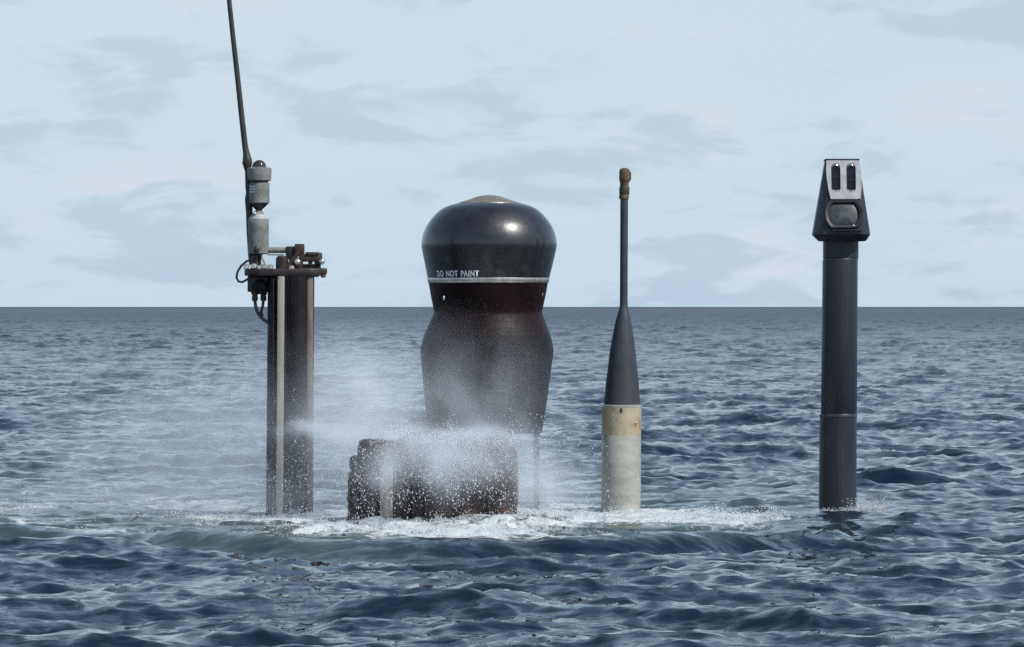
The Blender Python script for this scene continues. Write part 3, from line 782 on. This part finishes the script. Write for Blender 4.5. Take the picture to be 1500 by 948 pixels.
radio_mast()

# ------------------------------------------------------------------ periscope
def periscope():
    T = Thing('periscope', 'blue grey periscope tube with a tapered head, two slot windows and a big lens', 'periscope', 1229, 40.0)
    x, z, L, r = T.x, T.z, T.L, T.o
    MB().lathe(T.prof([(1205.4, 1257.6, 350), (1205.4, 1257.6, 378), (1206.4, 1256.6, 379)]), 56).build('neck', M['peri'], r)
    MB().lathe(T.prof([(1206.4, 1256.6, 378.6), (1205.4, 1256.9, 379.4), (1205.2, 1256.8, 381.2), (1206, 1256, 382)]), 56).build('seam_ring', M['seam'], r)
    MB().lathe(T.prof([(1205.4, 1256.4, 381.6), (1204.8, 1256.6, 383), (1204, 1256, 480), (1202.4, 1255.2, 606), (1203, 1254.8, 607)]), 56).build('upper_tube', M['peri'], r)
    MB().lathe(T.prof([(1201.4, 1255.6, 606.2), (1200.4, 1255.8, 607.4), (1200.4, 1255.8, 610.2), (1201, 1255, 611)]), 56).build('seam_ring', M['seam'], r)
    MB().lathe(T.prof([(1200.8, 1255, 610.4), (1200.2, 1255, 640), (1199.4, 1254.6, 750), (1198.8, 1254.4, 960)]), 56).build('lower_tube', M['peri'], r)
    # head: frustum, front face leaning back; levels (y, xl, xr, front depth, back depth)
    b = MB()
    lev = [(235.2, 1208.6, 1257.6, 14, 26), (344, 1190.4, 1273.6, 44, 42), (353.5, 1200, 1267.5, 34, 34)]
    rings = []
    for py, xl, xr, fd, bd in lev:
        c = 0.30
        w = xr - xl
        pts = [(xl + w*.13, -fd), (xr - w*.13, -fd), (xr, -fd*.45), (xr, bd*.6), (xr - w*.15, bd), (xl + w*.15, bd), (xl, bd*.6), (xl, -fd*.45)]
        rings.append([b.bm.verts.new((x(px), L(q), z(py))) for px, q in pts])
    for a_, b_ in zip(rings, rings[1:]):
        for i in range(8):
            j = (i+1) % 8
            b.face([a_[i], b_[i], b_[j], a_[j]])
    b.face(rings[0]); b.face(rings[-1][::-1])
    bmesh.ops.bevel(b.bm, geom=list(b.bm.edges), offset=L(1.2), segments=2, affect='EDGES', profile=0.5)
    b.build('head', M['peri_head'], r)
    MB().box(x(1208), x(1258.2), -L(15), L(27), z(236.2), z(233), L(.7)).build('top_lid', M['peri_head'], r)
    # inclined frame on the front: local u across, w up the slope
    def fy(py): return -(14 + (py - 235.2) / (344 - 235.2) * 30)
    slope = Vector((0, L(fy(293) - fy(235)), z(293) - z(235))).normalized()   # pointing down the face
    nrm = Vector((0, -abs(slope.z), -slope.y * (1 if slope.z < 0 else -1))).normalized()
    if nrm.y > 0: nrm = -nrm
    nrm = Vector((0, slope.z, -slope.y)).normalized()
    if nrm.y > 0: nrm.negate()
    def fp(px, py, off):
        return Vector((x(px), L(fy(py)), z(py))) + nrm * L(off)
    def slot(xa, xb, ya, yb, n=8):
        """rounded slot outline, photo px, anticlockwise seen from the front"""
        rr = (xb - xa) / 2; cx = (xa + xb) / 2
        o_ = [(cx + rr*math.cos(math.pi*k/n), ya + rr - rr*math.sin(math.pi*k/n)) for k in range(n + 1)]
        o_ += [(cx - rr*math.cos(math.pi*k/n), yb - rr + rr*math.sin(math.pi*k/n)) for k in range(n + 1)]
        return o_
    # plate outline with the two slots cut through it
    outl = [(1209.6, 236.6), (1233, 236.6), (1257.2, 236.6), (1259.6, 250), (1260.4, 262), (1260, 278), (1258.6, 293), (1236, 293), (1215, 293), (1211.6, 278), (1209.6, 262), (1209, 250)]
    slots = [slot(1216.2, 1229.6, 241, 283.5), slot(1238.4, 1252, 241, 283.5)]
    b = MB()
    def loop(pts, off): return [b.bm.verts.new(fp(px, py, off)) for px, py in pts]
    front = [loop(outl, 4)] + [loop(s_, 4) for s_ in slots]
    back = [loop(outl, -1)] + [loop(s_, -5) for s_ in slots]
    es = []
    for lp in front:
        for i in range(len(lp)):
            es.append(b.bm.edges.new((lp[i], lp[(i+1) % len(lp)])))
    bmesh.ops.triangle_fill(b.bm, edges=es, use_beauty=True, use_dissolve=False)
    for fa, ba in zip(front, back):
        n = len(fa)
        for i in range(n):
            j = (i+1) % n
            b.face([fa[i], fa[j], ba[j], ba[i]])
    b.build('faceplate', M['faceplate'], r, sharp=30)
    for s_, cx in zip(slots, (1222.9, 1245.2)):
        b = MB()
        b.face(loop_pts := [b.bm.verts.new(fp(cx + (px-cx)*.99, 262 + (py-262)*.995, 0.6)) for px, py in s_])
        w = b.build('slot_window', M['lens_dark'], r)
        # bright metal lips imitating reflections at the slot ends, and the dark bar across the glass
        for lip in ((283.5 - 6.7, 1), (241 + 6.7, -1)):
            yc, sg = lip
            pts = [fp(cx + 5.0*math.cos(a), yc + sg*5.0*math.sin(a), 1.6) for a in [math.pi*(0.12 + 0.76*k/8) for k in range(9)]]
            MB().tube(pts, [L(q) for q in (.5, 1.0, 1.5, 1.8, 1.9, 1.8, 1.5, 1.0, .5)], 8).build('slot_glint_lip', M['chrome'], w)
        MB().tube([fp(cx - 6.2, 261 + (cx > 1230) * 4, 1.0), fp(cx + 6.2, 261 + (cx > 1230) * 4, 1.0)], L(.9), 8).build('glass_bar', M['recess'], w)
    # big lens: barrel outline with flat top and bottom, rim and domed glass
    def barrel(k, flat):
        out = []
        for i in range(48):
            a = 2*math.pi*i/48
            px_ = 29*k*math.cos(a); py_ = 29*k*math.sin(a)
            out.append((1233.6 + px_, 315.4 + max(-flat*k, min(flat*k, py_))))
        return out
    b = MB()
    r0 = loop_(b, fp, barrel(1.0, 21.8), -2); r1 = loop_(b, fp, barrel(1.0, 21.8), 5); r2 = loop_(b, fp, barrel(.93, 21.8), 7); r3 = loop_(b, fp, barrel(.79, 21.2), 6); r4 = loop_(b, fp, barrel(.76, 21.0), 1)
    for p_, q_ in zip((r0, r1, r2, r3), (r1, r2, r3, r4)):
        for i in range(48):
            j = (i+1) % 48
            b.face([p_[i], q_[i], q_[j], p_[j]])
    b.build('lens_rim', M['peri_head'], r)
    b = MB()
    rs = [loop_(b, fp, barrel(k, 20.6), o_) for k, o_ in ((.76, 2.0), (.66, 3.4), (.48, 4.4), (.28, 5.0), (.08, 5.2))]
    for p_, q_ in zip(rs, rs[1:]):
        for i in range(48):
            j = (i+1) % 48
            b.face([p_[i], q_[i], q_[j], p_[j]])
    b.face(rs[-1])
    b.build('lens', M['lens_grey'], r)
    # small lip under the lens
    q = [fp(1217, 338.6, 3), fp(1259, 338.6, 3)]
    MB().tube(q, L(1.5), 8).build('lens_lip', M['peri_head'], r)
    MB().ball(fp(1247, 333.2, 7.4), L(1.5), 2, (1.4, .7, .8)).build('lens_screw', M['chrome'], r)
def loop_(b, fp, pts, off): return [b.bm.verts.new(fp(px, py, off)) for px, py in pts]
periscope()

# ------------------------------------------------------------------ spray: fine mist
def W(px, py, d):
    return ((px - 750) * d / F, d - 40.0, CAMZ - (py - HOR) * d / F)

def spray_mist():
    lo, hi = (-5.2, -4.6, 0.02), (1.6, 1.1, 1.75)
    o = MB().box(lo[0], hi[0], lo[1], hi[1], lo[2], hi[2]).build('spray_mist', M['drop'])
    o['kind'] = 'stuff'
    o['label'] = 'pale drifting mist of spray around the snorkel and tall mast'
    m, t = new_mat('spray_mist')
    geo = nn(t, 'ShaderNodeNewGeometry')
    P = geo.outputs['Position']
    blobs = [  # px, py, depth, sx, sy(depth), sz, density
        (535, 600, 38.6, 0.26, 0.5, 0.38, 1.5),
        (680, 668, 37.4, 0.50, 0.22, 0.15, 2.6),
        (670, 640, 37.7, 0.36, 0.12, 0.05, 6.0),
        (650, 690, 37.3, 0.10, 0.10, 0.14, 4.5),
        (572, 672, 37.2, 0.10, 0.10, 0.14, 5.5),
        (762, 680, 37.5, 0.09, 0.12, 0.20, 2.6),
        (610, 640, 37.5, 0.12, 0.10, 0.07, 6.0),
        (640, 605, 38.9, 0.55, 0.35, 0.40, 0.50),
        (720, 585, 39.0, 0.40, 0.35, 0.34, 0.42),
        (515, 637, 38.4, 0.28, 0.25, 0.045, 9.0),
        (470, 630, 39.4, 0.55, 0.7, 0.50, 0.62),
        (310, 645, 40.2, 0.80, 0.9, 0.36, 0.85),
        (250, 725, 38.9, 1.3, 0.8, 0.18, 0.36),
        (795, 715, 38.4, 0.24, 0.4, 0.20, 1.7),
    ]
    tot = None
    wv = vmath(t, 'SCALE', vmath(t, 'SUBTRACT', noise(t, P, 2.2, 3, 0.6, out='Color'), (0.5, 0.5, 0.5)), 0.42)
    PP = vmath(t, 'ADD', P, wv)
    for px, py, d, sx, sy, sz, a in blobs:
        c = W(px, py, d)
        q = vmath(t, 'DIVIDE', vmath(t, 'SUBTRACT', PP, c), (sx, sy, sz))
        r2 = vmath(t, 'DOT_PRODUCT', q, q, out='Value')
        g = math_(t, 'MULTIPLY', math_(t, 'EXPONENT', math_(t, 'MULTIPLY', r2, -1.0)), a)
        tot = g if tot is None else math_(t, 'ADD', tot, g)
    n = noise(t, vmath(t, 'MULTIPLY', P, (1, 1, .7)), 3.2, 6, 0.66)
    dens = math_(t, 'MULTIPLY', tot, remap(t, n, 0.30, 0.72, 0.18, 1.7))
    # die out before the faces of the box
    pv = nn(t, 'ShaderNodeVolumePrincipled')
    pv.inputs['Color'].default_value = (0.90, 0.95, 1.0, 1)
    pv.inputs['Anisotropy'].default_value = 0.0
    sock(t, pv.inputs['Density'], math_(t, 'MAXIMUM', math_(t, 'SUBTRACT', dens, 0.012), 0.0))
    out = nn(t, 'ShaderNodeOutputMaterial')
    t.links.new(pv.outputs[0], out.inputs['Volume'])
    o.data.materials.clear(); o.data.materials.append(m)
spray_mist()

# ------------------------------------------------------------------ spray: drops, foam lumps
OCT_V = np.array([(1,0,0),(-1,0,0),(0,1,0),(0,-1,0),(0,0,1),(0,0,-1)], float)
OCT_F = np.array([(0,2,4),(2,1,4),(1,3,4),(3,0,4),(2,0,5),(1,2,5),(3,1,5),(0,3,5)])
def scatter_mesh(name, label, centres, radii, stretch, mat, V=OCT_V, Fc=OCT_F):
    n = len(centres)
    ax = np.array((0.32, 0.0, -0.95))
    v = V[None, :, :] * (radii[:, None, None] * (0.8 + 0.4 * RNG.random((n, len(V), 1))))
    along = v @ ax
    v = v + along[:, :, None] * ax[None, None, :] * (stretch[:, None, None] - 1)
    v = (v + centres[:, None, :]).reshape(-1, 3)
    f = (Fc[None, :, :] + (np.arange(n) * len(V))[:, None, None]).reshape(-1)
    me = bpy.data.meshes.new(name)
    me.vertices.add(len(v)); me.vertices.foreach_set('co', v.astype(np.float32).ravel())
    me.loops.add(len(f)); me.loops.foreach_set('vertex_index', f.astype(np.int32))
    me.polygons.add(len(f)//3)
    me.polygons.foreach_set('loop_start', np.arange(0, len(f), 3, dtype=np.int32))
    me.polygons.foreach_set('use_smooth', np.ones(len(f)//3, dtype=bool))
    me.update(calc_edges=True); me.validate()
    me.materials.append(mat)
    o = bpy.data.objects.new(name, me); COL.objects.link(o)
    o['kind'] = 'stuff'; o['label'] = label
    return o

def drops():
    C, R = [], []
    def add(p, r):
        keep = p[:, 2] > 0.03
        C.append(p[keep]); R.append(r[keep])
    def size(n, rmin, rmax): return rmin + (rmax - rmin) * RNG.random(n)**6.0
    def cloud(n, px, py, d, sx, sz, sd, rmin, rmax):
        """clumped cloud: half loose drops, half in falling strands"""
        c = np.array(W(px, py, d))
        k = max(4, n // 45)
        ctr = RNG.normal(size=(k, 3)) * np.array((sx, sd, sz))
        pick = RNG.integers(0, k, n // 2)
        t = RNG.normal(size=(n // 2, 1))
        strand = ctr[pick] + t * np.array((0.018, 0.0, -0.050)) + RNG.normal(size=(n // 2, 3)) * 0.012
        loose = RNG.normal(size=(n - n // 2, 3)) * np.array((sx, sd, sz))
        p = c + np.concatenate([strand, loose])
        add(p, size(n, rmin, rmax))
    def jet(n, px, py, d, vx, vz, jit, tmax, rmin, rmax):
        """drops on ballistic arcs from one source"""
        o = np.array(W(px, py, d))
        arcs = max(5, n // 60)
        va = np.stack([vx + RNG.normal(size=arcs) * jit, RNG.normal(size=arcs) * jit * .5, vz + RNG.normal(size=arcs) * jit], 1)
        v = va[RNG.integers(0, arcs, n)] + RNG.normal(size=(n, 3)) * jit * 0.12
        t = (tmax * RNG.random(n)**1.2)[:, None]
        p = o + v * t + np.array((0, 0, -4.9)) * t * t + RNG.normal(size=(n, 3)) * 0.006
        add(p, size(n, rmin, rmax))
    cloud(3600, 640, 712, 37.2, 0.42, 0.12, 0.10, .0008, .0052)
    cloud(2400, 700, 690, 37.2, 0.30, 0.13, 0.12, .0008, .0052)
    cloud(1500, 535, 710, 37.3, 0.10, 0.17, 0.10, .0008, .0048)
    cloud(2600, 560, 610, 38.3, 0.20, 0.20, 0.3, .0005, .0028)
    cloud(1800, 480, 660, 38.6, 0.32, 0.20, 0.3, .0005, .0028)
    cloud(1300, 430, 690, 38.4, 0.12, 0.18, 0.15, .0006, .0042)
    cloud(900, 700, 540, 39.1, 0.35, 0.22, 0.15, .0004, .0018)
    cloud(900, 800, 700, 38.2, 0.22, 0.18, 0.3, .0007, .0045)
    cloud(700, 250, 720, 39.4, 0.8, 0.10, 0.4, .0006, .0035)
    cloud(500, 910, 730, 38.9, 0.15, 0.06, 0.2, .0007, .0040)
    jet(2600, 600, 648, 37.5, -0.5, 1.3, 0.45, .42, .0006, .0042)
    jet(2600, 660, 650, 37.5, 0.2, 1.0, 0.55, .38, .0006, .0042)
    jet(1800, 720, 655, 37.5, 0.7, 1.0, 0.50, .40, .0006, .0042)
    jet(1800, 570, 640, 38.2, -1.6, 0.7, 0.35, .40, .0006, .0034)
    jet(1400, 540, 650, 38.2, -0.5, 2.1, 0.45, .45, .0006, .0030)
    jet(700, 800, 742, 38.3, 0.3, 0.9, 0.4, .22, .0007, .0042)
    jet(500, 428, 752, 38.8, 0.1, 0.8, 0.35, .2, .0007, .0038)
    jet(500, 1262, 745, 39.7, 0.5, 0.7, 0.3, .18, .0007, .0034)
    C_, R_ = np.concatenate(C), np.concatenate(R)
    scatter_mesh('spray_drops', 'white water drops flying off the snorkel', C_, R_, 1.2 + 0.9 * RNG.random(len(R_)), M['drop'])

def splashes():
    """white lumps of broken water on the surface and pouring off the snorkel top"""
    C, R = [], []
    def patch(n, px, py, d, sx, sd, hmax, r0, r1, surf=True):
        x0 = (px - 750) * d / F
        nc_ = max(6, n // 40)
        pick = RNG.integers(0, nc_, n)
        amp = (RNG.random(nc_)**1.5)[pick]
        X = (x0 + RNG.normal(size=nc_) * sx)[pick] + RNG.normal(size=n) * 0.035
        D = (d + RNG.normal(size=nc_) * sd)[pick] + RNG.normal(size=n) * 0.035
        if surf:
            H = sea_fields(X, D - 40.0)[2]
            # clumps: heights rise where a coarse pattern is high
            cl = amp * 1.5
            Z = H + cl * hmax * RNG.random(n)**1.6 - 0.004
        else:
            Z = CAMZ - (py - HOR) * d / F + RNG.normal(size=n) * hmax
        C.append(np.stack([X, D - 40.0, Z], 1)); R.append(r0 + (r1 - r0) * RNG.random(n)**2)
    patch(2400, 800, 0, 38.0, .20, .5, .11, .0015, .0065)
    patch(2400, 1085, 0, 38.5, .18, .25, .075, .0015, .0065)
    patch(1200, 980, 0, 38.7, .22, .3, .06, .0015, .006)
    patch(2600, 1272, 0, 39.75, .07, .14, .075, .0010, .0045)
    patch(1000, 425, 0, 38.8, .20, .2, .06, .0015, .006)
    patch(4200, 660, 0, 36.6, .60, .55, .06, .0015, .006)
    patch(1600, 300, 0, 38.8, .40, .3, .05, .0015, .006)
    patch(1500, 30, 0, 40.5, .20, .3, .05, .0015, .006)
    patch(600, 912, 0, 39.75, .12, .07, .05, .0012, .005)
    patch(350, 1225, 0, 39.75, .10, .05, .03, .0010, .004)
    patch(500, 440, 0, 35.3, .10, .15, .02, .0012, .004)
    patch(900, 170, 0, 36.2, .45, .3, .03, .0012, .0045)
    patch(900, 470, 0, 37.0, .30, .4, .04, .0012, .005)
    patch(2200, 670, 645, 37.65, .27, .10, .028, .0015, .006, surf=False)
    patch(1200, 665, 665, 37.45, .10, .05, .06, .0012, .005, surf=False)
    C_, R_ = np.concatenate(C), np.concatenate(R)
    scatter_mesh('broken_foam', 'white broken foam around the mast feet', C_, R_, 0.8 + 0.5 * RNG.random(len(R_)), M['drop'])
drops()
splashes()
